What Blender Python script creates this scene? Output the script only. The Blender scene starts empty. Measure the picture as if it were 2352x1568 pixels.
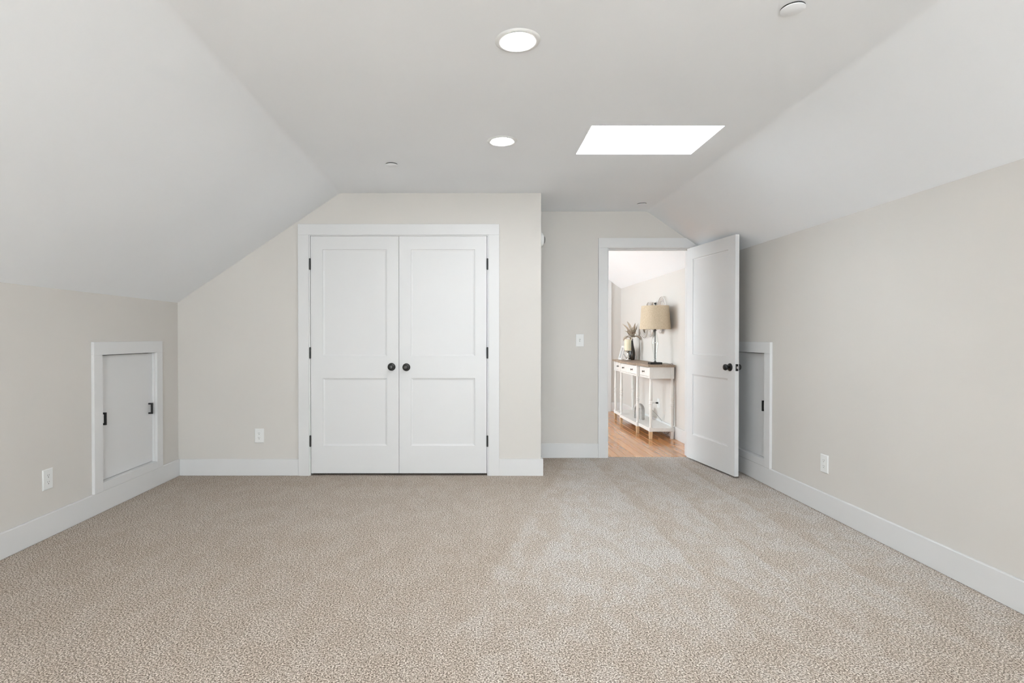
import bpy, bmesh, math, random
from mathutils import Vector, Matrix

random.seed(7)
SC = bpy.context.scene
COL = SC.collection
PI = math.pi

# ------------------------------------------------------------------ camera, world, light, exposure
F_PX = 1260.0                       # focal length in pixels of the 2352-wide frame
cam_d = bpy.data.cameras.new('camera')
cam = bpy.data.objects.new('camera', cam_d); COL.objects.link(cam)
cam.location = (0, 0, 1.19)
cam.rotation_euler = (math.radians(90 - 0.5), 0, 0)
cam_d.sensor_width = 36.0
cam_d.lens = 36.0 * F_PX / 2352.0
cam_d.shift_x = 91.0 / 2352.0
cam_d.clip_start = 0.05
SC.camera = cam

world = bpy.data.worlds.new('overcast_sky'); SC.world = world
world.use_nodes = True
bg = world.node_tree.nodes['Background']
bg.inputs['Color'].default_value = (0.86, 0.935, 1.0, 1)

SC.view_settings.view_transform = 'Standard'
SC.view_settings.look = 'None'
SC.view_settings.gamma = 1.0
SC.view_settings.use_curve_mapping = False
SC.view_settings.exposure = 0.46
SC.cycles.use_light_tree = False       # only a handful of lights

REAR_Y = -3.3
SUN_E, SKY_E = 430.0, 18.0
bg.inputs['Strength'].default_value = SKY_E

def portal(name, loc, rot, sx, sy):
    """tells the renderer where the sky comes in: the openings of the windows"""
    d = bpy.data.lights.new(name, 'AREA'); d.shape = 'RECTANGLE'
    d.size = sx; d.size_y = sy; d.cycles.is_portal = True
    o = bpy.data.objects.new(name, d); COL.objects.link(o)
    o.location = loc; o.rotation_euler = rot
    return o
portal('rear_window_portal', (0.15, REAR_Y - 0.13, 1.45), (math.radians(90), 0, 0), 2.5, 1.3)
portal('hall_window_portal', (-1.63, 7.1, 1.425), (0, math.radians(-90), 0), 1.17, 1.66)
portal('skylight_portal', (1.0845, 3.455, 2.417 + 0.515), (0, 0, 0), 0.70, 0.42)
sun_d = bpy.data.lights.new('sun', 'SUN'); sun_d.energy = SUN_E; sun_d.angle = math.radians(1.0); sun_d.color = (0.90, 0.95, 1.0)
sun = bpy.data.objects.new('sun', sun_d); COL.objects.link(sun)
sun.rotation_euler = (math.radians(90 - 36), 0, math.radians(30))      # added: falls through the rear window, bounces off unseen floor to brighten the ceiling
DOWNLIGHT = 150.0                   # radiance of the recessed ceiling lamps

# ------------------------------------------------------------------ materials
def new_mat(name, color, rough=0.5, metal=0.0, spec=0.5):
    m = bpy.data.materials.new(name); m.use_nodes = True
    b = m.node_tree.nodes['Principled BSDF']
    b.inputs['Base Color'].default_value = (*color, 1)
    b.inputs['Roughness'].default_value = rough
    b.inputs['Metallic'].default_value = metal
    b.inputs['Specular IOR Level'].default_value = spec
    return m

def nd(m, kind, **kw):
    n = m.node_tree.nodes.new(kind)
    for k, v in kw.items(): setattr(n, k, v)
    return n

def lk(m, a, b): m.node_tree.links.new(a, b)

def bsdf(m): return m.node_tree.nodes['Principled BSDF']

def coords(m): return nd(m, 'ShaderNodeTexCoord').outputs['Object']

def geo_pos(m): return nd(m, 'ShaderNodeNewGeometry').outputs['Position']

def noise(m, vec, scale, detail=3, rough=0.5, dist=0.0):
    n = nd(m, 'ShaderNodeTexNoise')
    n.inputs['Scale'].default_value = scale; n.inputs['Detail'].default_value = detail
    n.inputs['Roughness'].default_value = rough; n.inputs['Distortion'].default_value = dist
    lk(m, vec, n.inputs['Vector'])
    return n.outputs['Fac']

def ramp(m, fac, stops):
    r = nd(m, 'ShaderNodeValToRGB')
    e = r.color_ramp.elements
    while len(e) < len(stops): e.new(0.5)
    for i, (p, c) in enumerate(stops):
        e[i].position = p; e[i].color = (*c, 1) if len(c) == 3 else c
    lk(m, fac, r.inputs['Fac'])
    return r.outputs['Color']

def mixc(m, fac, a, b, mode='MIX'):
    n = nd(m, 'ShaderNodeMix', data_type='RGBA', blend_type=mode)
    for sock, v in ((n.inputs[0], fac), (n.inputs[6], a), (n.inputs[7], b)):
        if isinstance(v, (int, float)): sock.default_value = v
        elif isinstance(v, tuple): sock.default_value = (*v, 1)
        else: lk(m, v, sock)
    return n.outputs[2]

def mth(m, op, a, b=None, c=None, clamp=False):
    n = nd(m, 'ShaderNodeMath', operation=op); n.use_clamp = clamp
    for i, v in enumerate((a, b, c)):
        if v is None: continue
        if isinstance(v, (int, float)): n.inputs[i].default_value = v
        else: lk(m, v, n.inputs[i])
    return n.outputs[0]

def maprange(m, v, a, b, c=0.0, d=1.0, smooth=True):
    n = nd(m, 'ShaderNodeMapRange'); n.interpolation_type = 'SMOOTHSTEP' if smooth else 'LINEAR'
    lk(m, v, n.inputs['Value'])
    for k, x in (('From Min', a), ('From Max', b), ('To Min', c), ('To Max', d)): n.inputs[k].default_value = x
    return n.outputs['Result']

def bump(m, height, strength, dist):
    n = nd(m, 'ShaderNodeBump'); n.inputs['Strength'].default_value = strength
    n.inputs['Distance'].default_value = dist
    lk(m, height, n.inputs['Height']); lk(m, n.outputs['Normal'], bsdf(m).inputs['Normal'])

def paint(name, color, rough, var=0.015, bumpy=0.04):
    m = new_mat(name, color, rough, spec=0.35)
    p = geo_pos(m)
    n = noise(m, p, 1.3, 1)
    c0 = tuple(x * (1 - var) for x in color); c1 = tuple(min(1, x * (1 + var)) for x in color)
    lk(m, ramp(m, n, [(0.3, c0), (0.7, c1)]), bsdf(m).inputs['Base Color'])
    return m

M = {}
M['wall'] = paint('beige_wall_paint', (0.655, 0.624, 0.587), 0.75)
M['ceiling'] = paint('white_ceiling_paint', (0.90, 0.912, 0.93), 0.9)
M['trim'] = paint('white_trim_paint', (0.718, 0.711, 0.706), 0.42, 0.004, 0.01)
M['black'] = new_mat('matte_black_metal', (0.008, 0.008, 0.0075), 0.38, 0.0)
M['dark'] = new_mat('joint_and_gap_shade', (0.02, 0.02, 0.02), 0.9)  # dark subfloor in board joints, and painted shade in hatch and sprinkler gaps
M['plastic'] = new_mat('white_plastic', (0.80, 0.80, 0.785), 0.35)
M['slot'] = new_mat('socket_slot', (0.13, 0.13, 0.125), 0.8)
M['chrome'] = new_mat('polished_nickel', (0.75, 0.74, 0.72), 0.18, 1.0)
M['pewter'] = new_mat('pewter_metal', (0.16, 0.14, 0.12), 0.35, 0.9)
M['mirror'] = new_mat('mirror_glass', (0.93, 0.94, 0.94), 0.02, 1.0)
M['silver'] = new_mat('brushed_silver_metal', (0.84, 0.83, 0.81), 0.22, 1.0)
M['brown_ceramic'] = new_mat('dark_brown_glaze', (0.022, 0.017, 0.013), 0.25)
M['candle'] = new_mat('cream_wax', (0.78, 0.70, 0.52), 0.5)
bsdf(M['candle']).inputs['Subsurface Weight'].default_value = 0.15
M['grey_cord'] = new_mat('grey_cord_plastic', (0.22, 0.21, 0.20), 0.5)
M['art_paper'] = new_mat('white_art_paper', (0.82, 0.81, 0.79), 0.7)
M['print'] = new_mat('pale_grey_print', (0.42, 0.41, 0.40), 0.6)
M['vinyl'] = new_mat('white_window_vinyl', (0.82, 0.82, 0.82), 0.35)

def emit_mat():
    m = new_mat('lit_diffuser', (1, 1, 1), 0.5)
    bsdf(m).inputs['Emission Color'].default_value = (0.95, 0.975, 1.0, 1)
    bsdf(m).inputs['Emission Strength'].default_value = DOWNLIGHT
    return m
M['lit'] = emit_mat()

def pane_mat():
    m = bpy.data.materials.new('window_glass'); m.use_nodes = True
    t = m.node_tree; t.nodes.clear()
    out = t.nodes.new('ShaderNodeOutputMaterial'); tr = t.nodes.new('ShaderNodeBsdfTransparent')
    gl = t.nodes.new('ShaderNodeBsdfGlossy'); mx = t.nodes.new('ShaderNodeMixShader')
    gl.inputs['Roughness'].default_value = 0.02
    tr.inputs['Color'].default_value = (0.975, 0.985, 0.98, 1)
    lw = t.nodes.new('ShaderNodeLayerWeight'); lw.inputs['Blend'].default_value = 0.5
    pw = t.nodes.new('ShaderNodeMath'); pw.operation = 'POWER'; pw.inputs[1].default_value = 5.0
    ma = t.nodes.new('ShaderNodeMath'); ma.operation = 'MULTIPLY_ADD'; ma.inputs[1].default_value = 0.9; ma.inputs[2].default_value = 0.025
    t.links.new(lw.outputs['Facing'], pw.inputs[0]); t.links.new(pw.outputs[0], ma.inputs[0]); t.links.new(ma.outputs[0], mx.inputs[0])
    t.links.new(tr.outputs[0], mx.inputs[1]); t.links.new(gl.outputs[0], mx.inputs[2])
    t.links.new(mx.outputs[0], out.inputs[0])
    return m
M['glass'] = pane_mat()

def carpet_mat():
    m = new_mat('beige_cut_pile_carpet', (0.4, 0.35, 0.29), 0.95, spec=0.05)
    p = geo_pos(m)
    # yarn speckle, from single tufts up to clumps of them
    g = noise(m, p, 150, 2, 0.92)
    speck = ramp(m, g, [(0.375, (0.070, 0.054, 0.042)), (0.455, (0.295, 0.243, 0.202)), (0.53, (0.505, 0.438, 0.377)), (0.62, (0.92, 0.85, 0.775))])
    # nap laid by the vacuum cleaner: leaning pile's sheen and cooler daylight at right painted into the tint
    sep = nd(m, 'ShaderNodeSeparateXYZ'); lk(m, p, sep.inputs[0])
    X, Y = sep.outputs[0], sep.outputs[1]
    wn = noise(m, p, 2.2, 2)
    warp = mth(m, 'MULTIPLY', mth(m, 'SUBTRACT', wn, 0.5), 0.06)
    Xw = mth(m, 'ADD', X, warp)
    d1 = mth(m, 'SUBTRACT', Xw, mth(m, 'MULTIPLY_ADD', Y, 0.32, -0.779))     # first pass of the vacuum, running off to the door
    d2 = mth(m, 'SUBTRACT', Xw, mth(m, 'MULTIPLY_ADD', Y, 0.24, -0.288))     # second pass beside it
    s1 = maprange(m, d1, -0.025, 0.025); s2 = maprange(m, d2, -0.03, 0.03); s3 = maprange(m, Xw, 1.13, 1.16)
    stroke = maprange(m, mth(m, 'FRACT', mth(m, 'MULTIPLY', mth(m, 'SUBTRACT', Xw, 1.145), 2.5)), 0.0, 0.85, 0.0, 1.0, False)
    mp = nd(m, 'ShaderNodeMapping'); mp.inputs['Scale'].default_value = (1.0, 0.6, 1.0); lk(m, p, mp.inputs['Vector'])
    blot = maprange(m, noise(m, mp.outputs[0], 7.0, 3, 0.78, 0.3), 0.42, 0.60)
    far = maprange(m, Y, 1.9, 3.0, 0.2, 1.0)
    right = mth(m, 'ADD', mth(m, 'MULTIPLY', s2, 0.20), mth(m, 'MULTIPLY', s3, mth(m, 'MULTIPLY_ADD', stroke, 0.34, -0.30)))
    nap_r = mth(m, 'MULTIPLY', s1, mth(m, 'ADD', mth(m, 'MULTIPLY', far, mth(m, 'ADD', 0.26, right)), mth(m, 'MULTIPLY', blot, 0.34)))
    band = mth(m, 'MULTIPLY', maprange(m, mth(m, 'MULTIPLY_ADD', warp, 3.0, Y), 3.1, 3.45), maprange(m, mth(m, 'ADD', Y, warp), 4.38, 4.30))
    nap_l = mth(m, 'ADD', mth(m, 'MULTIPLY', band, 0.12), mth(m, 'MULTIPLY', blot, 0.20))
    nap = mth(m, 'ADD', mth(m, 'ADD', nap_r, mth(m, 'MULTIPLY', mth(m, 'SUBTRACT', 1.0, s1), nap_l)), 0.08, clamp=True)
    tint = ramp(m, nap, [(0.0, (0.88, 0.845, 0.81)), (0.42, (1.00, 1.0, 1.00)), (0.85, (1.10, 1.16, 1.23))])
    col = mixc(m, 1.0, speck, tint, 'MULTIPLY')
    lk(m, col, bsdf(m).inputs['Base Color'])
    b = bsdf(m)
    bump(m, g, 0.25, 0.004)
    return m
M['carpet'] = carpet_mat()

def plank_mat():
    m = new_mat('honey_oak_boards', (0.5, 0.26, 0.12), 0.22, spec=0.5)
    oi = nd(m, 'ShaderNodeObjectInfo')
    p = geo_pos(m)
    mp = nd(m, 'ShaderNodeMapping'); mp.inputs['Scale'].default_value = (22, 1.4, 8)
    off = nd(m, 'ShaderNodeVectorMath', operation='ADD')
    lk(m, p, off.inputs[0])
    cx = nd(m, 'ShaderNodeCombineXYZ'); lk(m, mth(m, 'MULTIPLY', oi.outputs['Random'], 37), cx.inputs[1]); lk(m, cx.outputs[0], off.inputs[1])
    lk(m, off.outputs[0], mp.inputs['Vector'])
    gr = noise(m, mp.outputs[0], 1.6, 4, 0.6, 0.8)
    c = ramp(m, gr, [(0.25, (0.47, 0.195, 0.062)), (0.55, (0.56, 0.25, 0.090)), (0.8, (0.62, 0.295, 0.118))])
    v = ramp(m, oi.outputs['Random'], [(0.0, (0.84, 0.82, 0.80)), (0.5, (1, 1, 1)), (1.0, (1.12, 1.12, 1.12))])
    lk(m, mixc(m, 1.0, c, v, 'MULTIPLY'), bsdf(m).inputs['Base Color'])
    b = bsdf(m); b.inputs['Coat Weight'].default_value = 0.5; b.inputs['Coat Roughness'].default_value = 0.12
    return m
M['plank'] = plank_mat()

def wood_mat(name, c0, c1, scale, rough):
    m = new_mat(name, c0, rough)
    p = geo_pos(m)
    mp = nd(m, 'ShaderNodeMapping'); mp.inputs['Scale'].default_value = scale; lk(m, p, mp.inputs['Vector'])
    lk(m, ramp(m, noise(m, mp.outputs[0], 2.0, 4, 0.6, 0.6), [(0.3, c0), (0.7, c1)]), bsdf(m).inputs['Base Color'])
    return m
M['top_wood'] = wood_mat('weathered_taupe_wood', (0.20, 0.145, 0.10), (0.40, 0.31, 0.235), (40, 2.5, 20), 0.55)
M['foot_wood'] = wood_mat('natural_pine', (0.60, 0.40, 0.22), (0.72, 0.52, 0.32), (30, 30, 4), 0.5)
M['cream'] = wood_mat('distressed_cream_paint', (0.74, 0.72, 0.685), (0.79, 0.775, 0.75), (9, 9, 5), 0.5)
M['stone'] = wood_mat('grey_cast_stone', (0.36, 0.35, 0.335), (0.56, 0.545, 0.52), (25, 25, 60), 0.7)
M['leaf'] = wood_mat('dried_cream_leaf', (0.62, 0.52, 0.41), (0.84, 0.77, 0.67), (30, 30, 12), 0.75)
M['leaf_brown'] = wood_mat('dried_brown_leaf', (0.36, 0.25, 0.165), (0.58, 0.45, 0.33), (30, 30, 12), 0.75)

def linen_mat():
    m = new_mat('beige_linen', (0.58, 0.48, 0.35), 0.85, spec=0.1)
    p = geo_pos(m)
    a = nd(m, 'ShaderNodeMapping'); a.inputs['Scale'].default_value = (60, 60, 520); lk(m, p, a.inputs['Vector'])
    b = nd(m, 'ShaderNodeMapping'); b.inputs['Scale'].default_value = (420, 420, 40); lk(m, p, b.inputs['Vector'])
    f = mth(m, 'MULTIPLY', mth(m, 'ADD', noise(m, a.outputs[0], 1, 2), noise(m, b.outputs[0], 1, 2)), 0.5)
    lk(m, ramp(m, f, [(0.35, (0.48, 0.385, 0.27)), (0.65, (0.66, 0.56, 0.425))]), bsdf(m).inputs['Base Color'])
    bump(m, f, 0.2, 0.001)
    return m
M['linen'] = linen_mat()

def clear_mat():
    m = bpy.data.materials.new('clear_glass'); m.use_nodes = True
    b = m.node_tree.nodes['Principled BSDF']
    b.inputs['Base Color'].default_value = (0.97, 0.98, 0.98, 1)
    b.inputs['Roughness'].default_value = 0.02
    b.inputs['Transmission Weight'].default_value = 1.0
    b.inputs['IOR'].default_value = 1.45
    return m
M['clear'] = clear_mat()

# ------------------------------------------------------------------ mesh helpers
def box(bm, x0, x1, y0, y1, z0, z1, bevel=0.0, seg=2):
    x0, x1 = sorted((x0, x1)); y0, y1 = sorted((y0, y1)); z0, z1 = sorted((z0, z1))
    mt = Matrix.Translation(((x0 + x1) / 2, (y0 + y1) / 2, (z0 + z1) / 2)) @ Matrix.Diagonal((x1 - x0, y1 - y0, z1 - z0, 1))
    r = bmesh.ops.create_cube(bm, size=1, matrix=mt)
    if bevel > 0:
        vs = set(r['verts'])
        es = [e for e in bm.edges if e.verts[0] in vs and e.verts[1] in vs]
        bmesh.ops.bevel(bm, geom=es, offset=bevel, segments=seg, affect='EDGES', profile=0.6)
    return bm

def mkbox(*a, **k): return box(bmesh.new(), *a, **k)

def prism(bm, poly, a0, a1, axis='y'):
    """polygon in the other two axes, extruded along axis"""
    def pt(u, v, w):
        return {'y': (u, w, v), 'x': (w, u, v), 'z': (u, v, w)}[axis]
    A = [bm.verts.new(pt(u, v, a0)) for u, v in poly]
    B = [bm.verts.new(pt(u, v, a1)) for u, v in poly]
    bm.faces.new(A); bm.faces.new(B[::-1])
    n = len(poly)
    for i in range(n):
        bm.faces.new((A[i], B[i], B[(i + 1) % n], A[(i + 1) % n]))
    bmesh.ops.recalc_face_normals(bm, faces=bm.faces)
    return bm

def lathe(bm, prof, n=32, mat4=Matrix.Identity(4), closed=False):
    """profile [(r, h)] around local z"""
    rings = []
    for r, h in prof:
        if r < 1e-6:
            rings.append([bm.verts.new(mat4 @ Vector((0, 0, h)))])
        else:
            rings.append([bm.verts.new(mat4 @ Vector((r * math.cos(2 * PI * i / n), r * math.sin(2 * PI * i / n), h))) for i in range(n)])
    pairs = list(zip(rings, rings[1:]))
    if closed: pairs.append((rings[-1], rings[0]))
    for a, b in pairs:
        for i in range(n):
            j = (i + 1) % n
            if len(a) == 1 and len(b) == 1: break
            if len(a) == 1: bm.faces.new((a[0], b[i], b[j]))
            elif len(b) == 1: bm.faces.new((a[i], a[j], b[0]))
            else: bm.faces.new((a[i], a[j], b[j], b[i]))
    bmesh.ops.recalc_face_normals(bm, faces=bm.faces)
    return bm

def catmull(pts, sub=6):
    pts = [Vector(p) for p in pts]; out = []
    for i in range(len(pts) - 1):
        p0 = pts[max(i - 1, 0)]; p1 = pts[i]; p2 = pts[i + 1]; p3 = pts[min(i + 2, len(pts) - 1)]
        for k in range(sub):
            t = k / sub
            out.append(0.5 * ((2 * p1) + (p2 - p0) * t + (2 * p0 - 5 * p1 + 4 * p2 - p3) * t * t + (3 * p1 - p0 - 3 * p2 + p3) * t ** 3))
    out.append(pts[-1]); return out

def tube(bm, pts, r, n=8, closed=False):
    pts = [Vector(p) for p in pts]; N = len(pts); rings = []
    rad = r if callable(r) else (lambda t: r)
    up = None
    for i, p in enumerate(pts):
        a = pts[(i - 1) % N] if closed else pts[max(i - 1, 0)]
        b = pts[(i + 1) % N] if closed else pts[min(i + 1, N - 1)]
        t = (b - a).normalized()
        if up is None:
            up = Vector((0, 0, 1)) if abs(t.z) < 0.9 else Vector((1, 0, 0))
        s = t.cross(up).normalized(); up = s.cross(t).normalized()
        rr = rad(i / max(N - 1, 1))
        rings.append([bm.verts.new(p + rr * (math.cos(2 * PI * k / n) * s + math.sin(2 * PI * k / n) * up)) for k in range(n)])
    for i in range(N if closed else N - 1):
        a, b = rings[i], rings[(i + 1) % N]
        for k in range(n):
            bm.faces.new((a[k], a[(k + 1) % n], b[(k + 1) % n], b[k]))
    if not closed:
        bm.faces.new(rings[0][::-1]); bm.faces.new(rings[-1])
    bmesh.ops.recalc_face_normals(bm, faces=bm.faces)
    return bm

def finish(name, bm, mat, smooth):
    me = bpy.data.meshes.new(name)
    if smooth:
        for f in bm.faces: f.smooth = True
    bm.to_mesh(me); bm.free()
    me.materials.append(M[mat] if isinstance(mat, str) else mat)
    if smooth:
        try: me.set_sharp_from_angle(angle=math.radians(40))
        except Exception: pass
    return me

def part(name, bm, mat, parent, smooth=False, world=False, label=None, kind=None):
    if world:
        bmesh.ops.translate(bm, verts=bm.verts, vec=-Vector(parent['_o']))
    me = finish(name, bm, mat, smooth)
    o = bpy.data.objects.new(name, me); COL.objects.link(o); o.parent = parent
    o['_o'] = parent['_o']
    if label: o['label'] = label
    if kind: o['kind'] = kind
    return o

def thing(name, label, cat, loc=(0, 0, 0), rotz=0.0, group=None, kind=None):
    o = bpy.data.objects.new(name, None); COL.objects.link(o)
    o.empty_display_size = 0.05
    o.location = loc; o.rotation_euler = (0, 0, rotz)
    o['_o'] = tuple(loc); o['label'] = label; o['category'] = cat
    if group: o['group'] = group
    if kind: o['kind'] = kind
    return o

def single(name, bm, mat, label, cat, smooth=False, kind=None, group=None):
    """a thing that is one mesh: geometry in world space, origin moved to its base centre"""
    xs = [v.co.x for v in bm.verts]; ys = [v.co.y for v in bm.verts]; zs = [v.co.z for v in bm.verts]
    c = Vector(((min(xs) + max(xs)) / 2, (min(ys) + max(ys)) / 2, min(zs)))
    bmesh.ops.translate(bm, verts=bm.verts, vec=-c)
    o = bpy.data.objects.new(name, finish(name, bm, mat, smooth)); COL.objects.link(o)
    o.location = c; o['_o'] = tuple(c); o['label'] = label; o['category'] = cat
    if kind: o['kind'] = kind
    if group: o['group'] = group
    return o

def struct(name, bm, mat, label, cat, smooth=False): return single(name, bm, mat, label, cat, smooth, 'structure')

def grid_rects(u0, u1, v0, v1, holes):
    us = sorted({u0, u1, *[h[0] for h in holes], *[h[1] for h in holes]})
    vs = sorted({v0, v1, *[h[2] for h in holes], *[h[3] for h in holes]})
    for a, b in zip(us, us[1:]):
        for c, d in zip(vs, vs[1:]):
            cu, cv = (a + b) / 2, (c + d) / 2
            if not any(h[0] < cu < h[1] and h[2] < cv < h[3] for h in holes):
                yield a, b, c, d

# ------------------------------------------------------------------ the room in metres
XL, XR = -2.525, 2.375              # knee walls
ZL, ZR = 1.481, 1.958               # where the slopes meet them
CXL, CXR = -1.135, 1.714            # creases of the flat ceiling
CZ = 2.417
YC = 4.702                          # closet front wall
YE, YE2 = 5.389, 5.505              # entry wall
XC = 0.588                          # closet corner
YH = 8.78                           # end of the hall
XHL = -1.5                          # hall left wall
BB, BT = 0.142, 0.018               # baseboard height, thickness
def slope_r(x): return CZ - (x - CXR) * (CZ - ZR) / (XR - CXR)
def slope_l(x): return CZ - (CXL - x) * (CZ - ZL) / (CXL - XL)

# floor
struct('floor', mkbox(XL, XR, REAR_Y, 5.418, -0.06, 0.0), 'carpet', 'beige speckled cut pile carpet with vacuum marks across the bedroom floor', 'floor')

# ceilings: flat middle with two slopes; the crease softly rounded
SKY = (0.697, 1.472, 3.205, 3.705)
def crease(x, z, dirz, sgn):
    """points around a soft plaster crease, going left to right"""
    r = 0.025
    out = []
    for i in range(7):
        t = i / 6
        if sgn < 0:   # slope on the left
            a = Vector((x - r, z - r * dirz)); c = Vector((x + r, z))
        else:
            a = Vector((x - r, z)); c = Vector((x + r, z - r * dirz))
        b = Vector((x, z))
        p = (1 - t) ** 2 * a + 2 * t * (1 - t) * b + t * t * c
        out.append((p.x, p.y))
    return out
kL = (CZ - ZL) / (CXL - XL); kR = (CZ - ZR) / (XR - CXR)
def sheet(bm, prof, y0, y1, hole=None):
    ys = [y0, y1] if not hole else [y0, hole[2], hole[3], y1]
    P = list(prof)
    if hole:
        for hx in hole[:2]:
            P.append((hx, CZ))
        P.sort()
    for ya, yb in zip(ys, ys[1:]):
        for (xa, za), (xb, zb) in zip(P, P[1:]):
            if hole and ya == hole[2] and hole[0] - 1e-6 <= xa and xb <= hole[1] + 1e-6: continue
            bm.faces.new([bm.verts.new(c) for c in ((xa, ya, za), (xa, yb, za), (xb, yb, zb), (xb, ya, zb))])
    bmesh.ops.remove_doubles(bm, verts=bm.verts, dist=1e-5)
    bmesh.ops.recalc_face_normals(bm, faces=bm.faces)
    for f in bm.faces:
        if f.normal.z > 0: f.normal_flip()
    return bm
def thicken(o, t):
    s = o.modifiers.new('thickness', 'SOLIDIFY'); s.thickness = t; s.offset = -1; s.use_rim = False
prof = [(XL - 0.09, ZL - 0.09 * kL)] + crease(CXL, CZ, kL, -1) + crease(CXR, CZ, kR, 1) + [(XR + 0.09, ZR - 0.09 * kR)]
o = struct('ceiling', sheet(bmesh.new(), prof, REAR_Y - 0.1, YE + 0.05, SKY), 'ceiling', 'white painted attic ceiling, flat in the middle and sloping down both sides', 'ceiling', True)
thicken(o, 0.05)
prof_h = [(XHL - 0.1, CZ)] + crease(CXR, CZ, kR, 1) + [(XR + 0.09, ZR - 0.09 * kR)]
o = struct('ceiling_hall', sheet(bmesh.new(), prof_h, YE + 0.06, YH + 0.1), 'ceiling', 'white sloped ceiling of the hallway seen through the open door', 'ceiling', True)
thicken(o, 0.05)

# knee walls with the openings of the two access hatches
AL = (3.715, 4.355, 0.20, 1.066)    # left hatch opening: y0, y1, z0, z1
AR = (4.425, 5.050, 0.20, 1.058)
bm = bmesh.new()
for a, b, c, d in grid_rects(REAR_Y, YE2, 0, ZL, [AL]): box(bm, XL - 0.1, XL, a, b, c, d)
struct('wall_left', bm, 'wall', 'low beige knee wall on the left under the sloped ceiling', 'wall')
bm = bmesh.new()
for a, b, c, d in grid_rects(REAR_Y, YE, 0, ZR, [AR]): box(bm, XR, XR + 0.1, a, b, c, d)
struct('wall_right', bm, 'wall', 'beige knee wall on the right behind the open door', 'wall')

# closet front wall with its opening
OX0, OX1, OZ = -1.400, 0.141, 2.062
bm = bmesh.new()
prism(bm, [(XL, 0), (OX0, 0), (OX0, slope_l(OX0)), (XL, ZL)], YC, YC + 0.11)
prism(bm, [(OX0, OZ), (OX1, OZ), (OX1, CZ), (CXL, CZ), (OX0, slope_l(OX0))], YC, YC + 0.11)
prism(bm, [(OX1, 0), (XC, 0), (XC, CZ), (OX1, CZ)], YC, YC + 0.11)
struct('wall_closet', bm, 'wall', 'beige end wall around the white double closet doors', 'wall')
struct('wall_closet_side', mkbox(XC - 0.11, XC, YC + 0.11, YE, 0, CZ), 'wall', 'beige side wall of the closet facing the door alcove', 'wall')

# entry wall with the doorway
DX0, DX1, DZ = 1.318, 2.142, 2.070
bm = bmesh.new()
prism(bm, [(XL, 0), (DX0, 0), (DX0, CZ), (CXL, CZ), (XL, ZL)], YE, YE2)
prism(bm, [(DX0, DZ), (DX1, DZ), (DX1, slope_r(DX1)), (CXR, CZ), (DX0, CZ)], YE, YE2)
prism(bm, [(DX1, 0), (XR, 0), (XR, ZR), (DX1, slope_r(DX1))], YE, YE2)
struct('wall_entry', bm, 'wall', 'beige alcove wall around the open doorway to the hall', 'wall')

# rear wall with a wide window, behind the camera
WX0, WX1, WZ0, WZ1 = -1.1, 1.4, 0.80, 2.10
bm = bmesh.new()
for a, b, c, d in grid_rects(CXL, CXR, 0, CZ, [(WX0, WX1, WZ0, WZ1)]): 
    box(bm, a, b, REAR_Y - 0.12, REAR_Y, c, d)
prism(bm, [(XL, 0), (CXL, 0), (CXL, CZ), (XL, ZL)], REAR_Y - 0.12, REAR_Y)
prism(bm, [(CXR, 0), (XR, 0), (XR, ZR), (CXR, CZ)], REAR_Y - 0.12, REAR_Y)
struct('wall_rear', bm, 'wall', 'beige rear wall with a wide window behind the camera', 'wall')
w = thing('window_2', 'wide white framed window in the rear wall behind the camera', 'window', (WX0, REAR_Y - 0.08, WZ0), kind='structure')
Wd, Hd = WX1 - WX0, WZ1 - WZ0
for a, b, c, d in ((0, Wd, 0, 0.05), (0, Wd, Hd - 0.05, Hd), (0, 0.05, 0.05, Hd - 0.05), (Wd - 0.05, Wd, 0.05, Hd - 0.05), (Wd / 2 - 0.03, Wd / 2 + 0.03, 0.05, Hd - 0.05)):
    part('frame', mkbox(a, b, -0.03, 0.03, c, d), 'vinyl', w)
for a, b in ((0.05, Wd / 2 - 0.03), (Wd / 2 + 0.03, Wd - 0.05)):
    part('pane', mkbox(a, b, -0.003, 0.003, 0.05, Hd - 0.05), 'glass', w)

# hall shell
HX = XR
bm = bmesh.new(); box(bm, HX, HX + 0.1, YE2, YH, -0.08, ZR)
struct('wall_hall_right', bm, 'wall', 'pale hallway knee wall behind the console table', 'wall')
bm = bmesh.new()
prism(bm, [(XHL, -0.08), (HX, -0.08), (HX, ZR), (CXR, CZ), (XHL, CZ)], YH, YH + 0.1)
struct('wall_hall_end', bm, 'wall', 'beige wall at the far end of the hallway', 'wall')
HW = (6.27, 7.93, 0.84, 2.01)
bm = bmesh.new()
for a, b, c, d in grid_rects(YE2, YH, -0.08, CZ, [HW]): box(bm, XHL - 0.12, XHL, a, b, c, d)
struct('wall_hall_left', bm, 'wall', 'hallway side wall holding the hall window, out of sight', 'wall')
w = thing('window_3', 'white framed hallway window lighting the console table', 'window', (XHL - 0.08, HW[0], HW[2]), kind='structure')
Wd, Hd = HW[1] - HW[0], HW[3] - HW[2]
for a, b, c, d in ((0, Wd, 0, 0.05), (0, Wd, Hd - 0.05, Hd), (0, 0.05, 0.05, Hd - 0.05), (Wd - 0.05, Wd, 0.05, Hd - 0.05), (Wd / 2 - 0.03, Wd / 2 + 0.03, 0.05, Hd - 0.05)):
    part('frame', mkbox(-0.03, 0.03, a, b, c, d), 'vinyl', w)
for a, b in ((0.05, Wd / 2 - 0.03), (Wd / 2 + 0.03, Wd - 0.05)):
    part('pane', mkbox(-0.003, 0.003, a, b, 0.05, Hd - 0.05), 'glass', w)

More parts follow.
